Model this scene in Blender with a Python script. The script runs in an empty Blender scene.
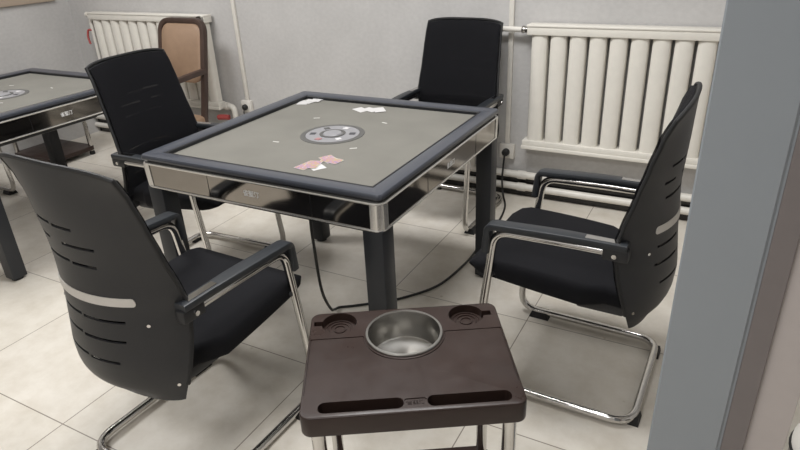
import bpy, bmesh, math, random
from mathutils import Vector, Matrix
random.seed(7)
PI = math.pi
SC = bpy.context.scene
COL = SC.collection

# ------------------------------------------------------------------ camera
F_PX, CX, CY, CZ = 613.4, 1.3167, -1.8577, 1.4507
YAW, PITCH, ROLL = 0.51096, 0.44921, -0.04809
fw = Vector((-math.cos(PITCH) * math.sin(YAW), math.cos(PITCH) * math.cos(YAW), -math.sin(PITCH)))
rt = Vector((math.cos(YAW), math.sin(YAW), 0))
up = rt.cross(fw)
r2 = rt * math.cos(ROLL) + up * math.sin(ROLL)
u2 = -rt * math.sin(ROLL) + up * math.cos(ROLL)
cd = bpy.data.cameras.new('camera')
cam = bpy.data.objects.new('camera', cd)
COL.objects.link(cam)
cd.sensor_fit = 'HORIZONTAL'
cd.sensor_width = 36
cd.lens = F_PX / 800 * 36
cd.clip_start = 0.02
M = Matrix.Identity(4)
for i in range(3):
    M[i][0], M[i][1], M[i][2] = r2[i], u2[i], -fw[i]
    M[i][3] = (CX, CY, CZ)[i]
cam.matrix_world = M
SC.camera = cam

# ------------------------------------------------------------------ world, lamps, exposure
wd = bpy.data.worlds.new('world')
SC.world = wd
wd.use_nodes = True
wd.node_tree.nodes['Background'].inputs[0].default_value = (0.9, 0.95, 1, 1)
wd.node_tree.nodes['Background'].inputs[1].default_value = 0.15


def area(name, loc, sx, sy, power, col=(1, 1, 1), rot=(0, 0, 0)):
    l = bpy.data.lights.new(name, 'AREA')
    l.shape = 'RECTANGLE'
    l.size, l.size_y, l.energy, l.color = sx, sy, power, col
    o = bpy.data.objects.new(name, l)
    o.location, o.rotation_euler = loc, rot
    COL.objects.link(o)


area('ceiling_lamp', (0.35, -0.15, 2.62), 1.2, 0.6, 52, (1, 1, 1))
area('ceiling_lamp', (-2.0, -0.2, 2.62), 1.2, 0.6, 48, (1, 1, 1))
area('ceiling_lamp', (0.6, -2.4, 2.62), 1.2, 0.6, 30, (1, 1, 1))
SC.view_settings.view_transform = 'Standard'
SC.view_settings.look = 'None'
SC.view_settings.gamma = 1
SC.view_settings.use_curve_mapping = False
SC.view_settings.exposure = 0.0


# ------------------------------------------------------------------ materials
def srgb(r, g, b):
    f = lambda c: (c / 255 / 12.92) if c / 255 <= 0.04045 else ((c / 255 + 0.055) / 1.055) ** 2.4
    return (f(r), f(g), f(b), 1)


def mat(name, col, rough=0.5, metal=0.0, noise=0.0, nscale=30, bump=0.0, bscale=200, coat=0.0, spec=0.5, stretch=(1, 1, 1), alpha=None):
    m = bpy.data.materials.new(name)
    m.use_nodes = True
    nt = m.node_tree
    b = nt.nodes['Principled BSDF']
    b.inputs['Base Color'].default_value = col
    b.inputs['Roughness'].default_value = rough
    b.inputs['Metallic'].default_value = metal
    b.inputs['Specular IOR Level'].default_value = spec
    b.inputs['Coat Weight'].default_value = coat
    b.inputs['Coat Roughness'].default_value = 0.08
    tc = nt.nodes.new('ShaderNodeTexCoord')
    mp = nt.nodes.new('ShaderNodeMapping')
    mp.inputs['Scale'].default_value = stretch
    nt.links.new(tc.outputs['Object'], mp.inputs[0])
    n = nt.nodes.new('ShaderNodeTexNoise')
    n.inputs['Scale'].default_value = nscale
    n.inputs['Detail'].default_value = 5
    nt.links.new(mp.outputs[0], n.inputs['Vector'])
    rp = nt.nodes.new('ShaderNodeValToRGB')
    k = noise if noise else 0.03
    rp.color_ramp.elements[0].position, rp.color_ramp.elements[1].position = 0.3, 0.7
    rp.color_ramp.elements[0].color = (*[c * (1 - k) for c in col[:3]], 1)
    rp.color_ramp.elements[1].color = (*[min(1, c * (1 + k)) for c in col[:3]], 1)
    nt.links.new(n.outputs[0], rp.inputs[0])
    nt.links.new(rp.outputs[0], b.inputs['Base Color'])
    if bump:
        n2 = nt.nodes.new('ShaderNodeTexNoise')
        n2.inputs['Scale'].default_value = bscale
        nt.links.new(mp.outputs[0], n2.inputs['Vector'])
        bp = nt.nodes.new('ShaderNodeBump')
        bp.inputs['Strength'].default_value = bump
        bp.inputs['Distance'].default_value = 0.002
        nt.links.new(n2.outputs[0], bp.inputs['Height'])
        nt.links.new(bp.outputs[0], b.inputs['Normal'])
    if alpha is not None:
        b.inputs['Alpha'].default_value = alpha
    return m


M_SHELL = mat('black plastic', srgb(35, 35, 37), 0.45, noise=0.06, bump=0.06, bscale=700)
M_MESH = mat('black mesh fabric', srgb(18, 18, 22), 0.85, noise=0.12, nscale=60, bump=0.3, bscale=900, alpha=0.8, spec=0.25)
M_SEAT = mat('black seat fabric', srgb(22, 22, 25), 0.9, noise=0.1, nscale=120, bump=0.35, bscale=1200, spec=0.2)
M_PALE = mat('pale grey plastic strip', srgb(200, 195, 188), 0.45)
M_ARM = mat('dark slate plastic', srgb(40, 43, 47), 0.38, noise=0.05)
M_CHROME = mat('chrome', srgb(205, 203, 200), 0.12, 1.0)
M_STEEL = mat('brushed steel', srgb(172, 170, 166), 0.27, 1.0, noise=0.05, nscale=40, stretch=(1, 1, 30))
M_RUBBER = mat('black rubber', srgb(24, 24, 25), 0.6)
M_RIM = mat('slate blue rim', srgb(60, 63, 71), 0.34, noise=0.06, nscale=8, stretch=(1, 1, 1), coat=0.15)
M_GASKET = mat('black gasket', srgb(18, 19, 23), 0.45)
M_FELT = mat('grey brown felt', srgb(114, 112, 106), 0.95, noise=0.07, nscale=5, bump=0.25, bscale=900, spec=0.1)
M_MIRROR = mat('smoked mirror panel', srgb(152, 147, 141), 0.09, 1.0, noise=0.04, nscale=6)
M_SILVER = mat('silver trim', srgb(214, 212, 208), 0.25, 0.75)
M_LEG = mat('dark grey painted steel', srgb(40, 42, 46), 0.42, 0.2)
M_DISC = mat('silver control plate', srgb(140, 139, 142), 0.4, 0.2)
M_DISCRING = mat('dark grey ring', srgb(80, 79, 77), 0.6)
M_BTNRED = mat('dull red button', srgb(150, 108, 108), 0.5)
M_BTN = mat('grey button', srgb(66, 66, 70), 0.5)
M_BTNW = mat('pale button', srgb(190, 188, 188), 0.5)
M_WHITE = mat('white mark', srgb(186, 184, 179), 0.5)
M_LOGO = mat('white lettering', srgb(250, 250, 250), 0.6)
M_RAD = mat('cream radiator paint', srgb(224, 220, 211), 0.4, noise=0.02)
M_PIPE = mat('white pipe paint', srgb(220, 216, 208), 0.4, noise=0.04)
M_RED = mat('red plastic', srgb(168, 74, 72), 0.5)
M_SOCKET = mat('white socket plastic', srgb(216, 212, 205), 0.4)
M_BROWN = mat('dark brown plastic', srgb(48, 36, 32), 0.3, noise=0.14, nscale=10, bump=0.03, bscale=90, spec=0.35)
M_WOOD = mat('dark brown wood', srgb(66, 50, 43), 0.45, noise=0.15, nscale=20, stretch=(1, 1, 0.15))
M_TAN = mat('tan upholstery', srgb(146, 120, 98), 0.6, noise=0.06, nscale=20)
M_CABLE = mat('black cable', srgb(22, 22, 22), 0.5)
M_CARD = mat('white card', srgb(192, 190, 189), 0.45)
M_POST = mat('grey painted metal post', srgb(146, 152, 158), 0.4, noise=0.03, nscale=3, coat=0.2)
M_STRIP = mat('taupe grey strip', srgb(122, 115, 114), 0.5, noise=0.02)
M_PALEWALL = mat('pale pinkish panel', srgb(188, 180, 177), 0.55, noise=0.02)
M_BASE = mat('black skirting tile', srgb(30, 28, 28), 0.25)
M_CEIL = mat('white ceiling', srgb(236, 235, 232), 0.8)
M_SILL = mat('beige wood board', srgb(166, 150, 134), 0.5, noise=0.08, nscale=4, stretch=(1, 0.3, 6))


def printed_card(name):
    m = mat(name, srgb(220, 170, 150), 0.45)
    nt = m.node_tree
    b = nt.nodes['Principled BSDF']
    tc = nt.nodes.new('ShaderNodeTexCoord')
    v = nt.nodes.new('ShaderNodeTexNoise')
    v.inputs['Scale'].default_value = 75
    v.inputs['Detail'].default_value = 2
    nt.links.new(tc.outputs['Object'], v.inputs['Vector'])
    r = nt.nodes.new('ShaderNodeValToRGB')
    e = r.color_ramp.elements
    e[0].position, e[0].color = 0.3, srgb(120, 100, 132)
    e[1].position, e[1].color = 0.72, srgb(186, 176, 172)
    for p, c in ((0.42, srgb(158, 134, 156)), (0.5, srgb(166, 122, 122)), (0.57, srgb(172, 146, 98)), (0.64, srgb(140, 150, 124))):
        q = e.new(p)
        q.color = c
    nt.links.new(v.outputs[0], r.inputs[0])
    nt.links.new(r.outputs[0], b.inputs['Base Color'])
    return m


M_PRINT = printed_card('printed card')


def scuff(m, lo, hi, scale):
    nt = m.node_tree
    tc = nt.nodes.new('ShaderNodeTexCoord')
    n = nt.nodes.new('ShaderNodeTexNoise')
    n.inputs['Scale'].default_value = scale
    n.inputs['Detail'].default_value = 8
    n.inputs['Roughness'].default_value = 0.7
    nt.links.new(tc.outputs['Object'], n.inputs['Vector'])
    r = nt.nodes.new('ShaderNodeMapRange')
    r.inputs['From Min'].default_value, r.inputs['From Max'].default_value = 0.35, 0.65
    r.inputs['To Min'].default_value, r.inputs['To Max'].default_value = lo, hi
    nt.links.new(n.outputs[0], r.inputs['Value'])
    nt.links.new(r.outputs[0], nt.nodes['Principled BSDF'].inputs['Roughness'])


scuff(M_BROWN, 0.27, 0.42, 7)


def floor_mat():
    m = bpy.data.materials.new('cream tiles')
    m.use_nodes = True
    nt = m.node_tree
    b = nt.nodes['Principled BSDF']
    tc = nt.nodes.new('ShaderNodeTexCoord')
    mp = nt.nodes.new('ShaderNodeMapping')
    mp.inputs['Location'].default_value = (-0.130 + 6.1, -0.182 + 6.1, 0)
    nt.links.new(tc.outputs['Object'], mp.inputs[0])
    br = nt.nodes.new('ShaderNodeTexBrick')
    br.offset = 0
    br.inputs['Scale'].default_value = 1
    br.inputs['Brick Width'].default_value = 0.61
    br.inputs['Row Height'].default_value = 0.61
    br.inputs['Mortar Size'].default_value = 0.0022
    br.inputs['Mortar Smooth'].default_value = 0.3
    br.inputs['Bias'].default_value = 0
    br.inputs['Color1'].default_value = srgb(221, 215, 205)
    br.inputs['Color2'].default_value = srgb(218, 212, 201)
    br.inputs['Mortar'].default_value = srgb(140, 131, 121)
    nt.links.new(mp.outputs[0], br.inputs['Vector'])
    n = nt.nodes.new('ShaderNodeTexNoise')
    n.inputs['Scale'].default_value = 9
    n.inputs['Detail'].default_value = 8
    n.inputs['Roughness'].default_value = 0.65
    nt.links.new(tc.outputs['Object'], n.inputs['Vector'])
    r = nt.nodes.new('ShaderNodeValToRGB')
    r.color_ramp.elements[0].position, r.color_ramp.elements[1].position = 0.32, 0.62
    r.color_ramp.elements[0].color = (0.86, 0.84, 0.81, 1)
    r.color_ramp.elements[1].color = (1, 1, 1, 1)
    nt.links.new(n.outputs[0], r.inputs[0])
    mx = nt.nodes.new('ShaderNodeMix')
    mx.data_type = 'RGBA'
    mx.blend_type = 'MULTIPLY'
    mx.inputs[0].default_value = 1
    nt.links.new(br.outputs[0], mx.inputs[6])
    nt.links.new(r.outputs[0], mx.inputs[7])
    # sparse small dirt specks
    v = nt.nodes.new('ShaderNodeTexVoronoi')
    v.inputs['Scale'].default_value = 5.5
    nt.links.new(tc.outputs['Object'], v.inputs['Vector'])
    r2_ = nt.nodes.new('ShaderNodeValToRGB')
    r2_.color_ramp.elements[0].position, r2_.color_ramp.elements[1].position = 0.022, 0.05
    r2_.color_ramp.elements[0].color = (0.62, 0.56, 0.48, 1)
    r2_.color_ramp.elements[1].color = (1, 1, 1, 1)
    nt.links.new(v.outputs['Distance'], r2_.inputs[0])
    mx2 = nt.nodes.new('ShaderNodeMix')
    mx2.data_type = 'RGBA'
    mx2.blend_type = 'MULTIPLY'
    mx2.inputs[0].default_value = 0.7
    nt.links.new(mx.outputs[2], mx2.inputs[6])
    nt.links.new(r2_.outputs[0], mx2.inputs[7])
    nt.links.new(mx2.outputs[2], b.inputs['Base Color'])
    b.inputs['Roughness'].default_value = 0.28
    b.inputs['Specular IOR Level'].default_value = 0.4
    return m


def wall_mat():
    m = mat('grey textured wallpaper', srgb(190, 188, 186), 0.75, noise=0.05, nscale=3.5, bump=0.35, bscale=160)
    nt = m.node_tree
    b = nt.nodes['Principled BSDF']
    src = b.inputs['Base Color'].links[0].from_socket
    tc = nt.nodes.new('ShaderNodeTexCoord')
    n = nt.nodes.new('ShaderNodeTexNoise')
    n.inputs['Scale'].default_value = 38
    n.inputs['Detail'].default_value = 6
    mp = nt.nodes.new('ShaderNodeMapping')
    mp.inputs['Scale'].default_value = (1, 1, 1.3)
    nt.links.new(tc.outputs['Object'], mp.inputs[0])
    nt.links.new(mp.outputs[0], n.inputs['Vector'])
    r = nt.nodes.new('ShaderNodeValToRGB')
    r.color_ramp.elements[0].position, r.color_ramp.elements[1].position = 0.35, 0.65
    r.color_ramp.elements[0].color = (0.93, 0.93, 0.93, 1)
    r.color_ramp.elements[1].color = (1, 1, 1, 1)
    nt.links.new(n.outputs[0], r.inputs[0])
    mx = nt.nodes.new('ShaderNodeMix')
    mx.data_type = 'RGBA'
    mx.blend_type = 'MULTIPLY'
    mx.inputs[0].default_value = 1
    nt.links.new(src, mx.inputs[6])
    nt.links.new(r.outputs[0], mx.inputs[7])
    nt.links.new(mx.outputs[2], b.inputs['Base Color'])
    return m


M_FLOOR = floor_mat()
M_WALL = wall_mat()


# ------------------------------------------------------------------ mesh helpers
def link(name, bm, material, parent=None, smooth=35, loc=None):
    bmesh.ops.recalc_face_normals(bm, faces=bm.faces)
    me = bpy.data.meshes.new(name)
    bm.to_mesh(me)
    bm.free()
    return link_mesh(name, me, material, parent, smooth, loc)


def link_mesh(name, me, material, parent=None, smooth=35, loc=None):
    me.materials.clear()
    me.materials.append(material)
    if smooth:
        bm = bmesh.new()
        bm.from_mesh(me)
        for f in bm.faces:
            f.smooth = True
        lim = math.radians(smooth)
        for e in bm.edges:
            e.smooth = not (len(e.link_faces) == 2 and e.calc_face_angle(0) > lim)
        bm.to_mesh(me)
        bm.free()
    o = bpy.data.objects.new(name, me)
    COL.objects.link(o)
    if parent:
        o.parent = parent
    if loc:
        o.location = loc
    return o


def tag(o, label, cat, group=None):
    o['label'], o['category'] = label, cat
    if group:
        o['group'] = group
    return o


def thing(name, label, cat, loc=(0, 0, 0), rz=0, group=None):
    o = bpy.data.objects.new(name, None)
    COL.objects.link(o)
    o.empty_display_size = 0.1
    o.location, o.rotation_euler = loc, (0, 0, rz)
    return tag(o, label, cat, group)


def dup(root, label, loc, rz=0, group=None):
    def cp(o, parent):
        c = o.copy()
        COL.objects.link(c)
        c.parent = parent
        for ch in list(o.children):
            cp(ch, c)
        return c
    r = cp(root, None)
    r.location, r.rotation_euler = loc, (0, 0, rz)
    r['label'] = label
    if group:
        r['group'] = group
    return r


def box(bm, x0, x1, y0, y1, z0, z1, bev=0.0, seg=2):
    vs = [bm.verts.new((x, y, z)) for x in (x0, x1) for y in (y0, y1) for z in (z0, z1)]
    fs = []
    for q in ((0, 1, 3, 2), (4, 6, 7, 5), (0, 4, 5, 1), (2, 3, 7, 6), (0, 2, 6, 4), (1, 5, 7, 3)):
        fs.append(bm.faces.new([vs[i] for i in q]))
    if bev:
        es = {e for f in fs for e in f.edges}
        bmesh.ops.bevel(bm, geom=list(es), offset=bev, segments=seg, affect='EDGES', profile=0.5)


def rrect(hx, hy, r, n=6, cx=0, cy=0):
    pts = []
    for sx, sy, a0 in ((1, 1, 0), (-1, 1, PI / 2), (-1, -1, PI), (1, -1, 1.5 * PI)):
        for k in range(n + 1):
            a = a0 + k / n * PI / 2
            pts.append((cx + sx * (hx - r) + r * math.cos(a), cy + sy * (hy - r) + r * math.sin(a)))
    return pts


def loft(bm, loops, caps=True, closed_loops=False):
    """loops: list of equal-length closed point rings"""
    rings = [[bm.verts.new(p) for p in lp] for lp in loops]
    n = len(rings[0])
    pairs = list(zip(rings[:-1], rings[1:]))
    if closed_loops:
        pairs.append((rings[-1], rings[0]))
    for a, b in pairs:
        for i in range(n):
            bm.faces.new((a[i], a[(i + 1) % n], b[(i + 1) % n], b[i]))
    if caps and not closed_loops:
        bm.faces.new(rings[0][::-1])
        bm.faces.new(rings[-1])


def slab(bm, outline, z0, z1, bev=0.0, steps=3):
    """vertical prism with rounded top and bottom edges (shrinks outline about its centroid by moving inward)"""
    n = len(outline)

    def inset(d):
        out = []
        for i in range(n):
            p0, p1, p2 = (Vector((*outline[(i + k) % n], 0)) for k in (-1, 0, 1))
            t = (p2 - p0)
            t.normalize()
            nrm = Vector((-t.y, t.x, 0))
            out.append((p1 + nrm * d)[:2])
        return out
    loops = []
    if bev:
        for k in range(steps + 1):
            a = k / steps * PI / 2
            loops.append([(x, y, z0 + bev * (1 - math.sin(a))) for x, y in inset(bev * (1 - math.cos(a)) if False else bev * (1 - math.sin(a + 0) if False else 1 - math.cos(PI / 2 - a)))] if False else [(x, y, z0 + bev * (1 - math.cos(a))) for x, y in inset(bev * (1 - math.sin(a)))])
        for k in range(steps + 1):
            a = k / steps * PI / 2
            loops.append([(x, y, z1 - bev * (1 - math.sin(a))) for x, y in inset(bev * (1 - math.cos(a)))])
    else:
        loops = [[(x, y, z0) for x, y in outline], [(x, y, z1) for x, y in outline]]
    loft(bm, loops)


def sweep(bm, path, section, closed=False, upv=None, scales=None):
    """sweep a closed 2D section along a path; upv keeps section's second axis near a given direction"""
    P = [Vector(p) for p in path]
    n = len(P)
    loops = []
    prev = None
    for i in range(n):
        if closed:
            t = P[(i + 1) % n] - P[i - 1]
        else:
            t = P[min(i + 1, n - 1)] - P[max(i - 1, 0)]
        t.normalize()
        ref = Vector(upv) if upv else (prev if prev else (Vector((0, 0, 1)) if abs(t.z) < 0.9 else Vector((1, 0, 0))))
        b = ref - t * ref.dot(t)
        if b.length < 1e-4:
            b = Vector((1, 0, 0)) - t * t.x
        b.normalize()
        prev = b
        a = b.cross(t)
        s = scales[i] if scales else 1
        loops.append([tuple(P[i] + a * (x * s) + b * (y * s)) for x, y in section])
    loft(bm, loops, caps=not closed, closed_loops=closed)


def circ(r, n=12, sy=1.0):
    return [(r * math.cos(2 * PI * k / n), r * sy * math.sin(2 * PI * k / n)) for k in range(n)]


def fillet(path, rad, n=6):
    """round the inner corners of a polyline"""
    P = [Vector(p) for p in path]
    if not isinstance(rad, (list, tuple)):
        rad = [rad] * len(P)
    out = [P[0]]
    for i in range(1, len(P) - 1):
        a, b = (P[i - 1] - P[i]), (P[i + 1] - P[i])
        la, lb = a.length, b.length
        a.normalize()
        b.normalize()
        d = min(rad[i], la * 0.48, lb * 0.48)
        p0, p2 = P[i] + a * d, P[i] + b * d
        for k in range(n + 1):
            t = k / n
            out.append(p0 * (1 - t) ** 2 + P[i] * 2 * t * (1 - t) + p2 * t * t)
    out.append(P[-1])
    return out


def spline(path, n=10):
    P = [Vector(p) for p in path]
    P = [P[0] * 2 - P[1]] + P + [P[-1] * 2 - P[-2]]
    out = []
    for i in range(1, len(P) - 2):
        for k in range(n):
            t = k / n
            p0, p1, p2, p3 = P[i - 1:i + 3]
            out.append(0.5 * ((2 * p1) + (p2 - p0) * t + (2 * p0 - 5 * p1 + 4 * p2 - p3) * t * t + (3 * p1 - p0 - 3 * p2 + p3) * t ** 3))
    out.append(P[-2])
    return out


def lathe(bm, prof, n=32, cx=0, cy=0, axis='z'):
    """prof: (r, z) list, closed solid of revolution (ends on axis get merged)"""
    loops = []
    for r, z in prof:
        r = max(r, 1e-5)
        lp = []
        for k in range(n):
            a = 2 * PI * k / n
            p = (cx + r * math.cos(a), cy + r * math.sin(a), z)
            if axis == 'y':
                p = (cx + r * math.cos(a), z, cy + r * math.sin(a))
            if axis == 'x':
                p = (z, cx + r * math.cos(a), cy + r * math.sin(a))
            lp.append(p)
        loops.append(lp)
    loft(bm, loops)
    bmesh.ops.remove_doubles(bm, verts=bm.verts, dist=2e-5)


def bool_mesh(bm_base, bm_cut, op='DIFFERENCE'):
    obs = []
    for b in (bm_base, bm_cut):
        bmesh.ops.recalc_face_normals(b, faces=b.faces)
        me = bpy.data.meshes.new('tmp')
        b.to_mesh(me)
        b.free()
        o = bpy.data.objects.new('tmp', me)
        COL.objects.link(o)
        obs.append(o)
    md = obs[0].modifiers.new('b', 'BOOLEAN')
    md.operation = op
    md.solver = 'EXACT'
    md.use_self = True
    md.object = obs[1]
    dg = bpy.context.evaluated_depsgraph_get()
    me = bpy.data.meshes.new_from_object(obs[0].evaluated_get(dg))
    for o in obs:
        d = o.data
        bpy.data.objects.remove(o)
        bpy.data.meshes.remove(d)
    return me


def text_mesh(body, size, depth=0.0006):
    cu = bpy.data.curves.new('tmp', 'FONT')
    cu.body = body
    cu.size = size
    cu.extrude = depth
    cu.align_x, cu.align_y = 'CENTER', 'CENTER'
    o = bpy.data.objects.new('tmp', cu)
    COL.objects.link(o)
    dg = bpy.context.evaluated_depsgraph_get()
    me = bpy.data.meshes.new_from_object(o.evaluated_get(dg))
    bpy.data.objects.remove(o)
    bpy.data.curves.remove(cu)
    return me


# ------------------------------------------------------------------ the room
YB, XL, XR, YF, ZC = 1.42, -3.42, 2.7, -3.3, 2.7


def struct(name, x0, x1, y0, y1, z0, z1, m, bev=0):
    bm = bmesh.new()
    box(bm, x0, x1, y0, y1, z0, z1, bev)
    o = link(name, bm, m, smooth=0)
    o['kind'] = 'structure'
    return o


struct('floor', XL, XR, YF, YB, -0.1, 0, M_FLOOR)
struct('wall_back', XL - 0.1, XR + 0.1, YB, YB + 0.1, -0.1, ZC, M_WALL)
struct('wall_left', XL - 0.1, XL, YF, YB, -0.1, ZC, M_WALL)
struct('wall_right', XR, XR + 0.1, YF, YB, -0.1, ZC, M_WALL)
struct('wall_front', XL - 0.1, XR + 0.1, YF - 0.1, YF, -0.1, ZC, M_WALL)
struct('ceiling', XL - 0.1, XR + 0.1, YF - 0.1, YB + 0.1, ZC, ZC + 0.1, M_CEIL)
struct('baseboard_back', XL, XR, YB - 0.012, YB, 0, 0.128, M_BASE)
struct('trim_1', XL, XL + 0.022, -1.6, 1.30, 1.068, 1.5, M_SILL, 0.003)      # wooden board on the left wall
# door frame post at the right: grey metal face with a groove, taupe return, pale reveal behind
bm = bmesh.new()
prof = [(1.285, -0.62), (1.285, -0.747), (1.288, -0.75), (1.411, -0.75), (1.414, -0.747), (1.414, -0.744), (1.419, -0.744), (1.419, -0.62)]
loft(bm, [[(x, y, 0) for x, y in prof], [(x, y, ZC) for x, y in prof]])
o = link('trim_2', bm, M_POST, smooth=0)
o['kind'] = 'structure'
struct('trim_3', 1.419, 1.458, -0.748, -0.62, 0, ZC, M_STRIP, 0.002)
struct('trim_4', 1.458, 1.525, -0.735, -0.62, 0, ZC, M_PALEWALL, 0.002)


# ------------------------------------------------------------------ radiators, pipes, sockets
def radiator(x0, pitch, n, zt, zb, label, hand):
    w = pitch * n
    t = thing('radiator', label, 'radiator', (x0, YB, 0), group='radiators on the back wall')
    x1 = w
    bm = bmesh.new()
    box(bm, -0.012, x1 + 0.012, -0.095, -0.02, zt - 0.052, zt - 0.004, 0.004)
    box(bm, -0.015, x1 + 0.015, -0.1, -0.016, zt - 0.012, zt, 0.004)
    link('top_header', bm, M_RAD, t)
    bm = bmesh.new()
    box(bm, -0.018, x1 + 0.018, -0.1, -0.016, zb, zb + 0.02, 0.004)
    box(bm, -0.014, x1 + 0.014, -0.095, -0.02, zb + 0.016, zb + 0.05, 0.004)
    link('bottom_header', bm, M_RAD, t)
    for k in range(n):
        cx = pitch * (k + 0.5)
        r = pitch * 0.425
        sec = [(cx + r * math.cos(a), -0.062 - 0.025 * math.sin(a) ** 0.8) for a in [PI * j / 12 for j in range(13)]]
        sec += [(cx - r, -0.028), (cx + r, -0.028)]
        bm = bmesh.new()
        loft(bm, [[(x, y, zb + 0.045) for x, y in sec], [(x, y, zt - 0.048) for x, y in sec]])
        link('column', bm, M_RAD, t, smooth=30)
    for bx in (0.15, w - 0.15):
        bm = bmesh.new()
        box(bm, bx - 0.015, bx + 0.015, -0.03, -0.002, zt - 0.09, zt - 0.05, 0.002)
        link('wall_bracket', bm, M_RAD, t)
    return t


rr = radiator(0.346, 0.0983, 11, 0.983, 0.318, 'white column radiator on the back wall behind the rightmost chair', 0)
bm = bmesh.new()
lathe(bm, [(0.0, -0.05), (0.017, -0.05), (0.02, -0.043), (0.017, -0.036), (0.017, -0.026), (0.02, -0.02), (0.02, -0.012), (0, -0.012)], 16, -0.055, 0.952, 'x')
link('union_nut', bm, M_STEEL, rr)
rl = radiator(-3.09, 0.0975, 12, 0.985, 0.335, 'cream column radiator behind the tan armchair, left of the wall conduit', 1)
bm = bmesh.new()
lathe(bm, [(0, -0.085), (0.012, -0.083), (0.018, -0.07), (0.018, -0.05), (0.012, -0.045), (0.012, -0.012), (0, -0.012)], 16, -0.055, 0.965, 'x')
link('end_plug', bm, M_RAD, rl)
bm = bmesh.new()
lathe(bm, [(0, -0.025), (0.026, -0.025), (0.026, 0), (0, 0)], 16, 1.155, 0.957, 'y')
bmesh.ops.translate(bm, verts=bm.verts, vec=(0, -0.09, 0))
link('air_vent', bm, M_STEEL, rl)

# supply pipe beside the left radiator, with its red valve lever
sp = thing('supply_pipe', 'thin white pipe with a red lever at the left end of the cream radiator', 'pipe', (-3.11, YB - 0.055, 0), group=None)
bm = bmesh.new()
sweep(bm, fillet([(0.012, 0, 0.925), (-0.022, 0, 0.925), (-0.022, 0, 0.19), (-0.022, 0, 0.162)], [0, 0.03, 0.05, 0]), circ(0.014, 12))
link('pipe', bm, M_PIPE, sp)
bm = bmesh.new()
sweep(bm, fillet([(-0.022, -0.006, 0.85), (-0.05, -0.02, 0.855), (-0.06, -0.03, 0.80), (-0.04, -0.036, 0.75)], 0.02), [(x * 1.4, y) for x, y in circ(0.008, 8)])
link('valve_lever', bm, M_RED, sp)

rp = thing('return_pipe', 'white elbow pipe with a red lever at the bottom right of the cream radiator', 'pipe', (-1.9, YB - 0.055, 0))
bm = bmesh.new()
sweep(bm, fillet([(0.022, 0, 0.36), (0.1, 0, 0.36), (0.1, 0, 0.2), (0.1, 0.015, 0.162)], [0, 0.05, 0.02, 0]), circ(0.021, 14))
lathe(bm, [(0.001, 0.024), (0.027, 0.024), (0.027, 0.05), (0.001, 0.05)], 14, 0, 0.36, 'x')
link('pipe', bm, M_PIPE, rp)
bm = bmesh.new()
sweep(bm, [(0.06, -0.022, 0.285), (0.03, -0.03, 0.286), (-0.01, -0.036, 0.284), (-0.03, -0.036, 0.28)], [(x * 1.6, y * 1.8) for x, y in circ(0.011, 8)])
link('valve_lever', bm, M_RED, rp)

fp = thing('feed_pipe', 'white pipe entering the top left corner of the right radiator', 'pipe', (0.298, YB - 0.055, 0))
bm = bmesh.new()
sweep(bm, fillet([(0.0, 0, 0.952), (-0.27, 0, 0.952), (-0.27, 0, 0.25), (-0.27, 0.0, 0.165)], [0, 0.05, 0.02, 0]), circ(0.0135, 12))
link('pipe', bm, M_PIPE, fp)

for z, r, lab in ((0.1385, 0.021, 'upper of the two white heating pipes running low along the back wall'),
                  (0.064, 0.0205, 'lower of the two white heating pipes, just above the floor at the back wall')):
    bm = bmesh.new()
    lathe(bm, [(0, XL + 0.004), (r, XL + 0.004)] + [(r, XL + 0.004 + k * 0.6) for k in range(1, 10)] + [(r, XR - 0.004), (0, XR - 0.004)], 16, YB - 0.036, z, 'x')
    for k in range(5):
        x = -3.0 + k * 1.1
        lathe(bm, [(0, x), (r + 0.004, x), (r + 0.004, x + 0.05), (0, x + 0.05)], 16, YB - 0.036, z, 'x')
    tag(link('heating_pipe', bm, M_PIPE), lab, 'pipe', 'heating pipes along the back wall')


def conduit(x, z0, label):
    bm = bmesh.new()
    box(bm, x - 0.0135, x + 0.0135, YB - 0.016, YB, z0, ZC, 0.003)
    tag(link('conduit', bm, M_PIPE), label, 'conduit', 'conduits on the back wall')


def socket(x, z, label, tilt):
    t = thing('wall_socket', label, 'socket', (x, YB, z), group='wall sockets')
    bm = bmesh.new()
    box(bm, -0.043, 0.043, -0.03, 0, -0.043, 0.043, 0.005)
    link('plate', bm, M_SOCKET, t)
    bm = bmesh.new()
    box(bm, -0.03, 0.03, -0.0325, -0.029, -0.03, 0.03, 0.002)
    link('face', bm, M_SOCKET, t)


conduit(0.222, 0.31, 'vertical white conduit above the socket between the back chair and the right radiator')
conduit(-1.706, 0.405, 'vertical white conduit above the socket right of the cream radiator')
socket(0.224, 0.267, 'white socket with the table cable plugged in, low under the right conduit', 0)
socket(-1.71, 0.362, 'white socket with a black plug, seen just over the left table edge', 0)


def plug_mesh(bm, cz=0):
    lathe(bm, [(0, -0.062), (0.012, -0.06), (0.02, -0.052), (0.021, -0.034), (0, -0.033)], 18, 0, cz, 'y')


pl = thing('plug', 'black round plug in the socket right of the cream radiator', 'plug', (-1.71, YB, 0.36))
bm = bmesh.new()
plug_mesh(bm)
link('plug_body', bm, M_RUBBER, pl)
bm = bmesh.new()
sweep(bm, spline([(0, -0.055, -0.012), (0, -0.06, -0.05), (0.01, -0.07, -0.19), (0.06, -0.075, -0.30), (0.2, -0.1, -0.355)], 6), circ(0.004, 8))
link('plug_cord', bm, M_CABLE, pl)


# ------------------------------------------------------------------ mahjong table
def frame_ring(bm, prof, r, n=5):
    loops = []
    for half, z in prof:
        rr_ = max(r - (0.49 - half), 0.003)
        loops.append([(x, y, z) for x, y in rrect(half, half, rr_, n)])
    loft(bm, loops, closed_loops=True)


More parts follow.
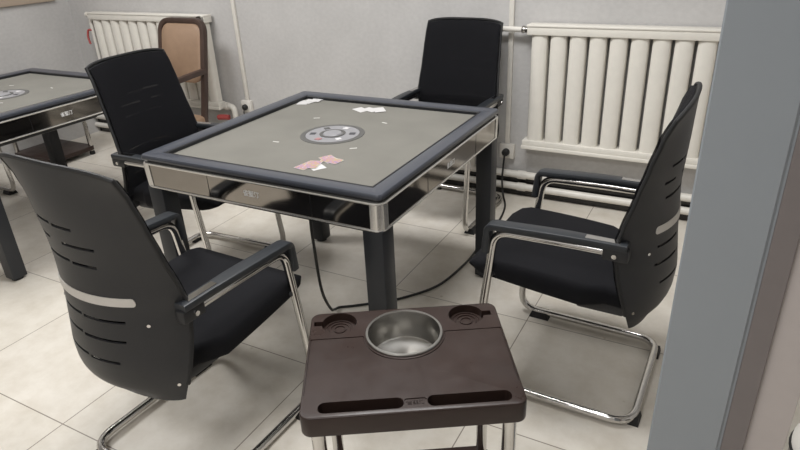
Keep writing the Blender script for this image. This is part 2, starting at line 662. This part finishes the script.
def make_table(label, loc):
    t = thing('mahjong_table', label, 'table', loc, group='square grey felt game tables')
    H = 0.7720
    bm = bmesh.new()
    loft(bm, [[(x, y, z) for x, y in rrect(0.434, 0.434, 0.006, 3)] for z in (0.735, 0.7570)])
    link('felt_top', bm, M_FELT, t)
    bm = bmesh.new()
    frame_ring(bm, [(0.483, 0.7570), (0.491, 0.7580), (0.4925, 0.7610), (0.4915, 0.7695), (0.488, 0.7740), (0.483, 0.7752), (0.438, 0.7720), (0.433, 0.7690), (0.433, 0.7570)], 0.016)
    rim = link('rim', bm, M_RIM, t)
    for sx in (-1, 1):                     # mitre seams across the four corners
        for sy in (-1, 1):
            a = math.atan2(sy, sx)
            c, s = math.cos(a), math.sin(a)
            bm = bmesh.new()
            q = [(d * c - w * s, d * s + w * c) for d, w in ((0.615, -0.0006), (0.664, -0.0006), (0.664, 0.0006), (0.615, 0.0006))]
            loft(bm, [[(x, y, 0.7640) for x, y in q], [(x, y, 0.7728 if i in (1, 2) else 0.7680) for i, (x, y) in enumerate(q)]])
            link('corner_seam', bm, M_GASKET, rim)
    bm = bmesh.new()
    frame_ring(bm, [(0.4335, 0.7705), (0.4325, 0.745), (0.424, 0.745), (0.4245, 0.7680), (0.428, 0.7708)], 0.02)
    link('inner_gasket', bm, M_GASKET, t)
    bm = bmesh.new()
    frame_ring(bm, [(0.481, 0.7555), (0.481, 0.735), (0.40, 0.735), (0.40, 0.7555)], 0.03)
    link('shadow_gap', bm, M_GASKET, t)
    # apron: silver top and bottom trims, smoked mirror panels, silver corner caps
    bm = bmesh.new()
    frame_ring(bm, [(0.4915, 0.7475), (0.4945, 0.7445), (0.493, 0.741), (0.47, 0.741), (0.47, 0.7475)], 0.028)
    link('upper_trim', bm, M_SILVER, t)
    bm = bmesh.new()
    frame_ring(bm, [(0.491, 0.6615), (0.4925, 0.658), (0.491, 0.655), (0.46, 0.655), (0.46, 0.6615)], 0.028)
    link('lower_trim', bm, M_SILVER, t)
    bm = bmesh.new()
    frame_ring(bm, [(0.478, 0.656), (0.474, 0.642), (0.43, 0.642), (0.43, 0.656)], 0.035)
    link('bottom_lip', bm, M_GASKET, t)
    for k in range(4):
        R = Matrix.Rotation(k * PI / 2, 3, 'Z')
        bm = bmesh.new()
        loft(bm, [[(-0.455, -0.4895, 0.742), (0.455, -0.4895, 0.742), (0.455, -0.465, 0.742), (-0.455, -0.465, 0.742)],
                  [(-0.455, -0.4885, 0.6605), (0.455, -0.4885, 0.6605), (0.455, -0.465, 0.6605), (-0.455, -0.465, 0.6605)]])
        bmesh.ops.rotate(bm, cent=(0, 0, 0), matrix=R, verts=bm.verts)
        ap = link('apron_panel', bm, M_MIRROR, t, smooth=0)
        for sx in (-0.18, 0.24):           # joints of the drawer front
            bm = bmesh.new()
            box(bm, sx - 0.0008, sx + 0.0008, -0.4898, -0.4842, 0.6615, 0.741)
            bmesh.ops.rotate(bm, cent=(0, 0, 0), matrix=R, verts=bm.verts)
            link('drawer_joint', bm, M_GASKET, ap, smooth=0)
        me = text_mesh('雀聖汀', 0.0225)
        me.transform(R.to_4x4() @ Matrix.Translation((0.005, -0.4893, 0.701)) @ Matrix.Rotation(PI / 2, 4, 'X'))
        link_mesh('logo', me, M_LOGO, ap, smooth=0)
        # corner cap
        bm = bmesh.new()
        loops = []
        for z, h in ((0.742, 0.4925), (0.6605, 0.4905)):
            out = [(h, h - 0.04)] + [(h - 0.022 + 0.022 * math.cos(a), h - 0.022 + 0.022 * math.sin(a)) for a in [PI / 2 * j / 6 for j in range(7)]] + [(h - 0.04, h)]
            inn = [(h - 0.04, 0.46), (0.46, 0.46), (0.46, h - 0.04)]
            loops.append([(x, y, z) for x, y in out + inn])
        loft(bm, loops)
        bmesh.ops.rotate(bm, cent=(0, 0, 0), matrix=R, verts=bm.verts)
        link('corner_cap', bm, M_SILVER, t)
        # leg
        bm = bmesh.new()
        box(bm, 0.419, 0.488, -0.488, -0.419, 0.012, 0.6565, 0.004)
        bmesh.ops.rotate(bm, cent=(0, 0, 0), matrix=R, verts=bm.verts)
        lg = link('leg', bm, M_LEG, t)
        bm = bmesh.new()
        lathe(bm, [(0, 0), (0.026, 0), (0.026, 0.008), (0.012, 0.0135), (0, 0.0135)], 16, 0.4535, -0.4535)
        bmesh.ops.rotate(bm, cent=(0, 0, 0), matrix=R, verts=bm.verts)
        link('levelling_foot', bm, M_RUBBER, lg)
    bm = bmesh.new()
    box(bm, -0.3, 0.3, -0.3, 0.3, 0.585, 0.733, 0.01)
    link('machine_housing', bm, M_GASKET, t)
    bm = bmesh.new()
    box(bm, -0.468, 0.468, -0.468, 0.468, 0.645, 0.738, 0.0)
    link('table_body', bm, M_GASKET, t)
    # central control disc
    bm = bmesh.new()
    lathe(bm, [(0, 0.7565), (0.123, 0.7565), (0.123, 0.7585), (0.12, 0.7592), (0.104, 0.7592), (0.104, 0.7575), (0, 0.7575)], 48)
    disc = link('control_disc', bm, M_DISCRING, t)
    bm = bmesh.new()
    lathe(bm, [(0, 0.7572), (0.103, 0.7572), (0.103, 0.7592), (0, 0.7595)], 48)
    link('disc_plate', bm, M_DISC, disc)
    bm = bmesh.new()
    lathe(bm, [(0.05, 0.7590), (0.05, 0.7615), (0.043, 0.7622), (0.038, 0.7608), (0.038, 0.7590)], 40)
    link('dice_ring', bm, M_DISCRING, disc)
    bm = bmesh.new()
    lathe(bm, [(0, 0.7590), (0.0375, 0.7590), (0.034, 0.7635), (0.02, 0.7665), (0, 0.7672)], 32)
    link('dice_dome', bm, M_DISC, disc)
    for k in range(6):
        a = math.radians(20 + 60 * k)
        bm = bmesh.new()
        box(bm, 0.066, 0.088, -0.011, 0.011, 0.7590, 0.7612, 0.0008)
        bmesh.ops.rotate(bm, cent=(0, 0, 0), matrix=Matrix.Rotation(a, 3, 'Z'), verts=bm.verts)
        link('button', bm, M_BTNRED if k == 4 else (M_BTNW if k in (5, 1) else M_BTN if k in (0, 3) else M_DISCRING), disc)
    for x, y, a in ((-0.19, 0.165, 25), (0.115, 0.2, -15), (0.165, -0.115, 35), (-0.15, -0.155, 5)):
        bm = bmesh.new()
        box(bm, -0.013, 0.013, -0.0035, 0.0035, 0.7565, 0.7578, 0.0004)
        bmesh.ops.rotate(bm, cent=(0, 0, 0), matrix=Matrix.Rotation(math.radians(a), 3, 'Z'), verts=bm.verts)
        bmesh.ops.translate(bm, verts=bm.verts, vec=(x, y, 0))
        link('slot_mark', bm, M_WHITE, t)
    return t


table = make_table('square grey felt game table with playing cards on it, four black chairs around it', (0, 0, 0))
dup(table, 'empty grey felt game table cut off by the left edge of the photo', (-2.052, -0.035, 0))


# ------------------------------------------------------------------ office chairs
def interp(tab, z):
    if z <= tab[0][0]:
        return tab[0][1]
    for (z0, v0), (z1, v1) in zip(tab[:-1], tab[1:]):
        if z <= z1:
            t = (z - z0) / (z1 - z0)
            t = t * t * (3 - 2 * t) * 0.4 + t * 0.6
            return v0 + (v1 - v0) * t
    return tab[-1][1]


T_C = [(0.355, -0.24), (0.375, -0.268), (0.41, -0.281), (0.47, -0.285), (0.61, -0.269), (0.75, -0.258), (0.9, -0.264), (1.005, -0.266)]
T_E = [(0.355, -0.2), (0.4, -0.188), (0.54, -0.152), (0.615, -0.138), (0.68, -0.154), (0.775, -0.179), (0.86, -0.201), (0.93, -0.22), (1.005, -0.249)]
T_W = [(0.355, 0.218), (0.45, 0.235), (0.63, 0.239), (0.8, 0.226), (1.005, 0.215)]
T_F = [(0.355, 52), (0.6, 66), (0.8, 56), (1.005, 30)]


def shell_pt(u, z, off=0.0):
    """rear surface of the wrap-around back shell; off moves it inwards (forward)"""
    zt = 1.006 - 0.016 * abs(u) ** 4
    zb = 0.344 + 0.014 * abs(u) ** 4
    z = zb + (zt - zb) * (z - 0.355) / 0.665
    c, e, w, f = interp(T_C, z), interp(T_E, z), interp(T_W, z), math.radians(interp(T_F, z))
    a = u * f
    x = w * math.sin(a) / math.sin(f)
    y = c + (e - c) * (1 - math.cos(a)) / (1 - math.cos(f))
    n = Vector((-math.sin(a), math.cos(a), 0))
    return Vector((x, y, z)) + n * off


def make_chair(label, loc, rz):
    t = thing('office_chair', label, 'chair', loc, rz, 'black mesh back cantilever chairs')
    # back shell with slots
    NU, NZ = 28, 36
    bm = bmesh.new()
    g = []
    for off in (0.0, 0.005):
        g.append([[bm.verts.new(shell_pt(-1 + 2 * i / NU, 0.355 + 0.665 * j / NZ, off)) for i in range(NU + 1)] for j in range(NZ + 1)])
    for s in (0, 1):
        for j in range(NZ):
            for i in range(NU):
                q = (g[s][j][i], g[s][j][i + 1], g[s][j + 1][i + 1], g[s][j + 1][i])
                bm.faces.new(q if s == 0 else q[::-1])
    for j in range(NZ):
        for i in (0, NU):
            q = (g[0][j][i], g[0][j + 1][i], g[1][j + 1][i], g[1][j][i])
            bm.faces.new(q)
    for i in range(NU):
        for j in (0, NZ):
            bm.faces.new((g[0][j][i], g[0][j][i + 1], g[1][j][i + 1], g[1][j][i]))
    cut = bmesh.new()
    rows = [(0.845, -0.135, -0.06), (0.842, -0.05, 0.03), (0.797, -0.15, -0.09), (0.795, -0.03, 0.085), (0.748, -0.13, -0.02), (0.745, -0.01, 0.075),
            (0.6, -0.14, -0.02), (0.597, -0.012, 0.12), (0.545, -0.15, -0.03), (0.541, -0.022, 0.115), (0.482, -0.13, -0.02), (0.478, -0.01, 0.09)]
    for z, x0, x1 in rows:
        box(cut, x0, x1, -0.4, -0.18, z - 0.004, z + 0.004)
    me = bool_mesh(bm, cut)
    shell = link_mesh('back_shell', me, M_SHELL, t, smooth=50)
    # edge bead round the shell rim
    bm = bmesh.new()
    path = [shell_pt(-1, 0.40 + 0.62 * k / 24, 0.004) for k in range(24)] + [shell_pt(-1 + 2 * k / 16, 1.02, 0.004) for k in range(17)] + [shell_pt(1, 1.02 - 0.62 * k / 24, 0.004) for k in range(1, 25)]
    sweep(bm, path, circ(0.0065, 8))
    link('edge_bead', bm, M_RUBBER, shell)
    # pale strip
    bm = bmesh.new()
    n = 20
    loops = []
    zc, hh, ux = 0.668, 0.0115, 0.53
    outer = []
    for k in range(n + 1):
        outer.append((-ux + 2 * ux * k / n, zc - hh))
    for k in range(1, 6):
        a = -PI / 2 + PI * k / 6
        outer.append((ux + 0.03 * math.cos(a), zc + hh * math.sin(a)))
    for k in range(n + 1):
        outer.append((ux - 2 * ux * k / n, zc + hh))
    for k in range(1, 6):
        a = PI / 2 + PI * k / 6
        outer.append((-ux + 0.03 * math.cos(a), zc + hh * math.sin(a)))
    A = [bm.verts.new(shell_pt(u, z, -0.0025)) for u, z in outer]
    B = [bm.verts.new(shell_pt(u, z, 0.001)) for u, z in outer]
    m_ = len(A)
    for i in range(m_):
        bm.faces.new((A[i], A[(i + 1) % m_], B[(i + 1) % m_], B[i]))
    top = [i for i in range(m_)]
    for k in range(n):
        bm.faces.new((A[k], A[k + 1], A[n + 5 + n - k], A[n + 6 + n - k]))
    bm.faces.new(A[n:n + 7])
    bm.faces.new(A[2 * n + 6:] + [A[0]])
    st = link('accent_strip', bm, M_PALE, shell)
    st['label'] = 'pale grey horizontal strip'
    for u, z in ((0.62, 0.6), (-0.62, 0.6), (0.9, 0.412), (-0.9, 0.412)):
        P0 = shell_pt(u, z, -0.003)
        nn = (shell_pt(u, z, 0.0) - P0).normalized()
        bm = bmesh.new()
        sweep(bm, [P0, P0 + nn * 0.006], circ(0.0048, 10))
        link('screw', bm, M_CHROME, shell)
    # front mesh panel stretched between the wings
    bm = bmesh.new()
    NU2, NZ2 = 18, 26
    g = []
    for s in (0, 1):
        rows_ = []
        for j in range(NZ2 + 1):
            z = 0.43 + 0.585 * j / NZ2
            L = shell_pt(1, z, 0.006)
            C = shell_pt(0, z, 0.006)
            dep = L.y - C.y
            row = []
            for i in range(NU2 + 1):
                v = -1 + 2 * i / NU2
                sag = min(dep, 0.016 + 0.26 * dep)
                y = L.y - sag * (1 - v * v) + 0.012 - s * 0.006
                row.append(bm.verts.new((L.x * 0.985 * v, y, L.z + (C.z - L.z) * (1 - abs(v) ** 3))))
            rows_.append(row)
        g.append(rows_)
    for s in (0, 1):
        for j in range(NZ2):
            for i in range(NU2):
                q = (g[s][j][i], g[s][j][i + 1], g[s][j + 1][i + 1], g[s][j + 1][i])
                bm.faces.new(q if s else q[::-1])
    for j in range(NZ2):
        for i in (0, NU2):
            bm.faces.new((g[0][j][i], g[0][j + 1][i], g[1][j + 1][i], g[1][j][i]))
    for i in range(NU2):
        for j in (0, NZ2):
            bm.faces.new((g[0][j][i], g[0][j][i + 1], g[1][j][i + 1], g[1][j][i]))
    link('mesh_backrest', bm, M_MESH, t, smooth=60)
    # seat cushion, waterfall front
    bm = bmesh.new()
    loops = []
    for k in range(17):
        v = k / 16
        y = -0.215 + 0.535 * v
        hw = 0.236 + 0.006 * math.sin(PI * v)
        top = 0.452 + 0.038 * v + 0.006 * math.sin(PI * v)
        bot = 0.385 + 0.05 * v
        e = 1.0
        if v > 0.88:
            q = (v - 0.88) / 0.12
            top -= 0.034 * q ** 2
            bot += 0.012 * q ** 2
            hw -= 0.03 * q ** 2
        if v < 0.3:
            hw -= 0.05 * min(1, (0.3 - v) / 0.12)
        rr_ = min(0.022, (top - bot) * 0.48)
        loops.append([(x, y, z) for x, z in rrect(hw, (top - bot) / 2, rr_, 4, 0, (top + bot) / 2)])
    loft(bm, loops)
    seat = link('seat', bm, M_SEAT, t, smooth=50)
    bm = bmesh.new()
    box(bm, -0.178, 0.178, -0.175, -0.03, 0.362, 0.4, 0.008)
    box(bm, -0.12, 0.12, -0.05, 0.19, 0.385, 0.41, 0.006)
    link('seat_pan', bm, M_SHELL, seat)
    # frame
    for s in (-1, 1):
        bm = bmesh.new()
        path = fillet([(s * 0.24, -0.13, 0.608), (s * 0.243, 0.0, 0.609), (s * 0.241, 0.219, 0.603), (s * 0.243, 0.25, 0.35), (s * 0.244, 0.288, 0.0235), (s * 0.244, -0.02, 0.0235), (s * 0.242, -0.25, 0.0235), (0, -0.25, 0.0235)], [0, 0.05, 0.05, 0.05, 0.085, 0, 0.075, 0], 8)
        sweep(bm, path, circ(0.0135, 12))
        link('cantilever_leg', bm, M_CHROME, t)
        bm = bmesh.new()
        sweep(bm, [(s * 0.243, 0.236, 0.452), (s * 0.2, 0.22, 0.45), (s * 0.1, 0.16, 0.445)], [(x, y * 0.6) for x, y in circ(0.018, 8)])
        link('seat_bracket', bm, M_SHELL, t)
        # arms: flat pad whose front folds down over the tube
        bm = bmesh.new()
        path = fillet([(s * 0.24, -0.17, 0.632), (s * 0.243, 0.0, 0.634), (s * 0.243, 0.238, 0.624), (s * 0.243, 0.246, 0.53)], [0, 0.08, 0.022, 0], 6)
        n = len(path)
        loops = []
        for i, p_ in enumerate(path):
            k = i / (n - 1)
            hwid = 0.0195 + 0.004 * math.sin(PI * min(1, k * 1.2))
            th = 0.0105
            if p_.z < 0.6:
                hwid = 0.0215 - (0.6 - p_.z) * 0.06
                th = 0.0125
            tg = (path[min(i + 1, n - 1)] - path[max(i - 1, 0)]).normalized()
            side = Vector((1, 0, 0)) - tg * tg.x
            side.normalize()
            nb = side.cross(tg)
            loops.append([tuple(p_ + side * a + nb * b) for a, b in rrect(hwid, th, 0.005, 2)])
        loft(bm, loops)
        arm = link('armrest', bm, M_ARM, t)
        bm = bmesh.new()
        box(bm, s * 0.24 - 0.017, s * 0.24 + 0.017, -0.178, -0.105, 0.586, 0.626, 0.008)
        link('arm_bracket', bm, M_SHELL, arm)
        bm = bmesh.new()
        loops = []
        for y in (-0.15, -0.055):
            zz = 0.632 + (y + 0.17) * 0.012 + 0.0095
            xx = s * (0.24 + (y + 0.17) * 0.018)
            loops.append([(xx - 0.011, y, zz - 0.004), (xx + 0.011, y, zz - 0.004), (xx + 0.011, y, zz + 0.0022), (xx - 0.011, y, zz + 0.0022)])
        loft(bm, loops)
        inl = link('arm_inlay', bm, M_CHROME, arm, smooth=0)
        inl['label'] = 'small silver inlay'
        bm = bmesh.new()
        lathe(bm, [(0, s * 0.264), (0.007, s * 0.264), (0.008, s * 0.260), (0.008, s * 0.245), (0, s * 0.245)], 12, -0.14, 0.606, 'x')
        link('arm_bolt', bm, M_CHROME, arm)
        for x, y, hx, hy in ((0.249, 0.2, 0.028, 0.04), (0.19, -0.252, 0.03, 0.017)):
            bm = bmesh.new()
            x *= s
            loft(bm, [[(x + a * hx, y + b * hy, 0) for a, b in ((-1, -1), (1, -1), (1, 1), (-1, 1))],
                      [(x + a * hx * 0.75, y + b * hy * 0.75, 0.024) for a, b in ((-1, -1), (1, -1), (1, 1), (-1, 1))]])
            link('rubber_foot', bm, M_RUBBER, t, smooth=0)
    return t


chair = make_chair('black chair at the front left, seen from behind with its pale back strip', (-0.028, -0.828, 0), -0.035)
dup(chair, 'black chair between the two game tables, its dark mesh back towards the left table', (-0.81, 0.0, 0), -1.52)
dup(chair, 'black chair at the back side of the main table, nearest the wall', (-0.01, 1.06, 0), 3.105)
dup(chair, 'black chair seen from the side in front of the right radiator and grey post', (0.972, -0.012, 0), 1.545)
dup(chair, 'chair behind the left table, only a chrome leg and black foot in view', (-2.95, -0.06, 0), -PI / 2)


# ------------------------------------------------------------------ tea stands
def make_stand(label, loc, rz):
    t = thing('tea_stand', label, 'side table', loc, rz, 'brown plastic tea stands')
    W, D, Z = 0.238, 0.192, 0.56
    bm = bmesh.new()
    slab(bm, rrect(W, D, 0.024, 6), Z - 0.052, Z, 0.0045)
    cut = bmesh.new()
    ox, oy = -0.232, -0.142
    # bowl hole
    lathe(cut, [(0, Z - 0.06), (0.0895, Z - 0.06), (0.0895, Z + 0.01), (0, Z + 0.01)], 48, 0.2275 + ox, 0.225 + oy)
    # cup holders and their notches
    for cx, nx in ((0.067, -1), (0.389, 1)):
        lathe(cut, [(0, Z - 0.02), (0.043, Z - 0.02), (0.045, Z + 0.01), (0, Z + 0.01)], 32, cx + ox, 0.284 + oy)
        x0 = cx + ox + nx * 0.035
        x1 = cx + ox + nx * 0.064
        box(cut, min(x0, x1), max(x0, x1), 0.277 + oy, 0.296 + oy, Z - 0.0195, Z + 0.01)
    # two long pockets at the front
    for x0, x1 in ((0.032, 0.212), (0.262, 0.440)):
        slab(cut, rrect((x1 - x0) / 2, 0.0165, 0.0145, 5, (x0 + x1) / 2 + ox, -0.0205 + oy), Z - 0.046, Z + 0.01)
    # engraved lines
    for x0, x1 in ((0.002, 0.128), (0.327, 0.462)):
        box(cut, x0 + ox, x1 + ox, 0.2185 + oy, 0.2220 + oy, Z - 0.003, Z + 0.01)
    box(cut, -0.0015 + ox, 0.002 + ox, 0.02 + oy, 0.2220 + oy, Z - 0.003, Z + 0.01)
    box(cut, 0.462 + ox, 0.4655 + ox, 0.02 + oy, 0.2220 + oy, Z - 0.003, Z + 0.01)
    # emblem recess
    slab(cut, rrect(0.024, 0.0115, 0.006, 4, 0.237 + ox, -0.0205 + oy), Z - 0.0022, Z + 0.01)
    me = bool_mesh(bm, cut)
    # engraved arc below the bowl
    bm = bmesh.new()
    bm.from_mesh(me)
    cut = bmesh.new()
    a0, a1 = PI + 0.02, 2 * PI - 0.02
    rings = []
    for k in range(33):
        a = a0 + (a1 - a0) * k / 32
        rings.append([(0.2275 + ox + r * math.cos(a), 0.2215 + oy + r * math.sin(a), z) for r, z in ((0.0985, Z - 0.003), (0.1015, Z - 0.003), (0.1015, Z + 0.01), (0.0985, Z + 0.01))])
    loft(cut, rings)
    me = bool_mesh(bm, cut)
    top = link_mesh('tray_top', me, M_BROWN, t, smooth=30)
    # raised rings at the bottom of the cup holders
    for cx in (0.067, 0.389):
        bm = bmesh.new()
        for r in (0.013, 0.024, 0.034):
            lathe(bm, [(r, Z - 0.021), (r, Z - 0.0175), (r + 0.003, Z - 0.0175), (r + 0.003, Z - 0.021)], 28, cx + ox, 0.284 + oy)
        link('cup_ring', bm, M_BROWN, top)
    me = text_mesh('雀聖汀', 0.0135, 0.0006)
    me.transform(Matrix.Translation((0.237 + ox, -0.0205 + oy, Z - 0.0018)))
    link_mesh('emblem', me, M_BROWN, top, smooth=0)
    for sx in (-1, 1):
        for sy in (-1, 1):
            bm = bmesh.new()
            lathe(bm, [(0, 0.015), (0.0155, 0.015), (0.0155, Z - 0.046), (0, Z - 0.046)], 20, sx * (W - 0.032), sy * (D - 0.032))
            lg = link('leg', bm, M_CHROME, t)
            bm = bmesh.new()
            lathe(bm, [(0, 0), (0.018, 0), (0.02, 0.01), (0.0165, 0.03), (0, 0.03)], 20, sx * (W - 0.032), sy * (D - 0.032))
            link('leg_cap', bm, M_RUBBER, lg)
    bm = bmesh.new()
    slab(bm, rrect(W - 0.008, D - 0.008, 0.035, 6), 0.035, 0.068, 0.005)
    link('lower_shelf', bm, M_BROWN, t)
    return t


SA = math.radians(31.2)
U, V = Vector((math.cos(SA), math.sin(SA), 0)), Vector((-math.sin(SA), math.cos(SA), 0))
S0 = Vector((0.63, -1.088, 0)) + U * 0.232 + V * 0.142
make_stand('brown tea stand with a steel bowl in front of the main table', S0, SA)
stands = [o for o in COL.objects if o.name.startswith('tea_stand')]
dup(stands[0], 'brown tea stand on the floor beyond the left table, only its lower shelf in view', (-3.13, 0.79, 0), 0)

bc = S0 + U * (0.2275 - 0.232) + V * (0.225 - 0.142)
bm = bmesh.new()
lathe(bm, [(0, 0.482), (0.078, 0.482), (0.086, 0.486), (0.0885, 0.496), (0.0885, 0.5592), (0.094, 0.5605), (0.0955, 0.5625), (0.094, 0.5648), (0.0885, 0.565),
           (0.087, 0.562), (0.0868, 0.497), (0.084, 0.488), (0.077, 0.4845), (0.02, 0.4845), (0.0, 0.4855)], 56)
o = link('ashtray_bowl', bm, M_STEEL, smooth=45)
o.location = (bc.x, bc.y, 0)
tag(o, 'round stainless steel bowl set into the brown tea stand', 'bowl')

# ------------------------------------------------------------------ playing cards
def card(x, y, rz, z, label, m, group, tilt=0.0):
    bm = bmesh.new()
    slab(bm, rrect(0.0235, 0.036, 0.003, 3), 0, 0.0006)
    o = link('playing_card', bm, m, smooth=0)
    o.location = (x, y, 0.7572 + z)
    o.rotation_euler = (tilt, 0, math.radians(rz))
    if m is M_PRINT:                       # white border: the print sits on a white card
        bm = bmesh.new()
        slab(bm, rrect(0.0222, 0.0347, 0.002, 3), 0.0005, 0.0008)
        o.data.materials.clear()
        o.data.materials.append(M_CARD)
        link('printed_face', bm, M_PRINT, o, smooth=0)
    tag(o, label, 'playing card', group)


ga, gb, gc = 'white cards in the far corner', 'white cards at the far side', 'colourful cards at the near side'
card(-0.4, 0.36, 20, 0.0, 'white playing card at the near end of the far left corner stack', M_CARD, ga)
card(-0.384, 0.38, 4, 0.001, 'white playing card second from the near end of the corner stack', M_CARD, ga)
card(-0.368, 0.398, -20, 0.002, 'white playing card lying on top of the corner stack, turned right', M_CARD, ga)
card(-0.362, 0.412, 12, 0.003, 'white playing card topmost at the far end of the corner stack', M_CARD, ga)
card(-0.08, 0.338, 62, 0.0, 'white playing card at the left end of the spread beside the back chair', M_CARD, gb)
card(-0.038, 0.35, 72, 0.001, 'white playing card in the middle of the spread beside the back chair', M_CARD, gb)
card(0.0, 0.358, 40, 0.002, 'white playing card at the right end of the spread beside the back chair', M_CARD, gb)
card(0.146, -0.318, 58, 0.0, 'plain white playing card showing under the left colourful pair', M_CARD, gc)
card(0.114, -0.328, -10, 0.001, 'pink and purple playing card at the far left of the near pile', M_PRINT, gc)
card(0.13, -0.312, 14, 0.002, 'orange playing card lying on top of the white one near the rim', M_PRINT, gc)
card(0.148, -0.243, 60, 0.0, 'colourful playing card pointing left in the right pair near the rim', M_PRINT, gc)
card(0.166, -0.252, 80, 0.001, 'colourful playing card on top of the right pair near the rim', M_PRINT, gc)

# ------------------------------------------------------------------ power cable of the main table
bm = bmesh.new()
pts = [(0.17, -0.405, 0.64), (0.17, -0.41, 0.6), (0.16, -0.395, 0.5), (0.12, -0.33, 0.28), (0.06, -0.21, 0.11), (0.005, -0.11, 0.03), (-0.005, -0.06, 0.007), (0.04, -0.025, 0.0055), (0.11, 0.03, 0.0055), (0.19, 0.10, 0.0055),
       (0.30, 0.27, 0.0055), (0.335, 0.5, 0.0055), (0.335, 0.66, 0.0055), (0.325, 0.98, 0.0055), (0.29, 1.2, 0.0065), (0.235, YB - 0.1, 0.03), (0.222, YB - 0.085, 0.12), (0.224, YB - 0.07, 0.22), (0.224, YB - 0.06, 0.257)]
sweep(bm, spline(pts, 8), circ(0.0055, 10))
cb = tag(link('power_cable', bm, M_CABLE), 'black power cable running from under the main table to the right socket', 'cable')
bm = bmesh.new()
lathe(bm, [(0, YB - 0.064), (0.014, YB - 0.062), (0.021, YB - 0.054), (0.022, YB - 0.033), (0, YB - 0.0325)], 18, 0.224, 0.265, 'y')
link('cable_plug', bm, M_RUBBER, cb)

# ------------------------------------------------------------------ tan armchair by the left radiator
ac = thing('armchair', 'tan upholstered armchair with a dark brown frame before the cream radiator', 'armchair', (-2.005, 1.17, 0), PI)
# local: faces +y (towards the tables after the turn), back at y = 0
sec = rrect(0.017, 0.02, 0.006, 2)
bm = bmesh.new()
path = fillet([(-0.195, 0.09, 0.34), (-0.195, 0.05, 0.5), (-0.195, -0.055, 0.965), (0.195, -0.055, 0.965), (0.195, 0.05, 0.5), (0.195, 0.09, 0.34)], [0, 0.1, 0.085, 0.085, 0.1, 0], 8)
sweep(bm, path, sec, upv=(0, 1, 0.01))
link('back_frame', bm, M_WOOD, ac)
bm = bmesh.new()
loops = []
for d, sc_ in ((-0.018, 0.95), (-0.008, 1.0), (0.012, 1.0), (0.024, 0.93)):
    loops.append([(x, d + 0.05 - 0.105 * (z - 0.5) / 0.465, z) for x, z in rrect(0.182 * sc_, 0.186 - (1 - sc_) * 0.18, 0.07, 6, 0, 0.762)])
loft(bm, loops)
link('back_pad', bm, M_TAN, ac, smooth=50)
bm = bmesh.new()
slab(bm, rrect(0.215, 0.22, 0.05, 5, 0, 0.29), 0.31, 0.37, 0.02)
link('seat', bm, M_TAN, ac, smooth=50)
bm = bmesh.new()
slab(bm, rrect(0.215, 0.22, 0.03, 4, 0, 0.29), 0.275, 0.312, 0.004)
link('seat_rail', bm, M_WOOD, ac)
for s in (-1, 1):
    bm = bmesh.new()
    sweep(bm, fillet([(s * 0.195, 0.09, 0.345), (s * 0.197, 0.09, 0.25), (s * 0.2, 0.06, 0.0)], 0.05), sec, upv=(0, 1, 0.01))
    link('leg', bm, M_WOOD, ac)
    bm = bmesh.new()
    sweep(bm, fillet([(s * 0.197, 0.02, 0.655), (s * 0.215, 0.14, 0.655), (s * 0.222, 0.40, 0.64), (s * 0.217, 0.43, 0.58), (s * 0.21, 0.43, 0.33)], [0, 0.1, 0.06, 0.05, 0]), sec, upv=(1, 0, 0.01))
    link('armrest', bm, M_WOOD, ac)
    bm = bmesh.new()
    sweep(bm, [(s * 0.2, 0.44, 0.33), (s * 0.2, 0.455, 0.0)], sec, upv=(0, 1, 0.01))
    link('leg', bm, M_WOOD, ac)

# ------------------------------------------------------------------ steel bin at the right edge
bn = thing('waste_bin', 'round steel bin with a pale lid at the bottom right corner, right of the post', 'bin', (1.722, -0.44, 0))
bm = bmesh.new()
lathe(bm, [(0, 0), (0.125, 0), (0.128, 0.01), (0.132, 0.268), (0, 0.268)], 40)
link('bin_body', bm, M_STEEL, bn)
bm = bmesh.new()
lathe(bm, [(0, 0.266), (0.134, 0.266), (0.1365, 0.272), (0.134, 0.279), (0, 0.279)], 40)
link('rim_band', bm, M_RUBBER, bn)
bm = bmesh.new()
lathe(bm, [(0, 0.278), (0.132, 0.278), (0.132, 0.292), (0.12, 0.312), (0.07, 0.325), (0, 0.329)], 40)
link('lid', bm, M_SOCKET, bn)
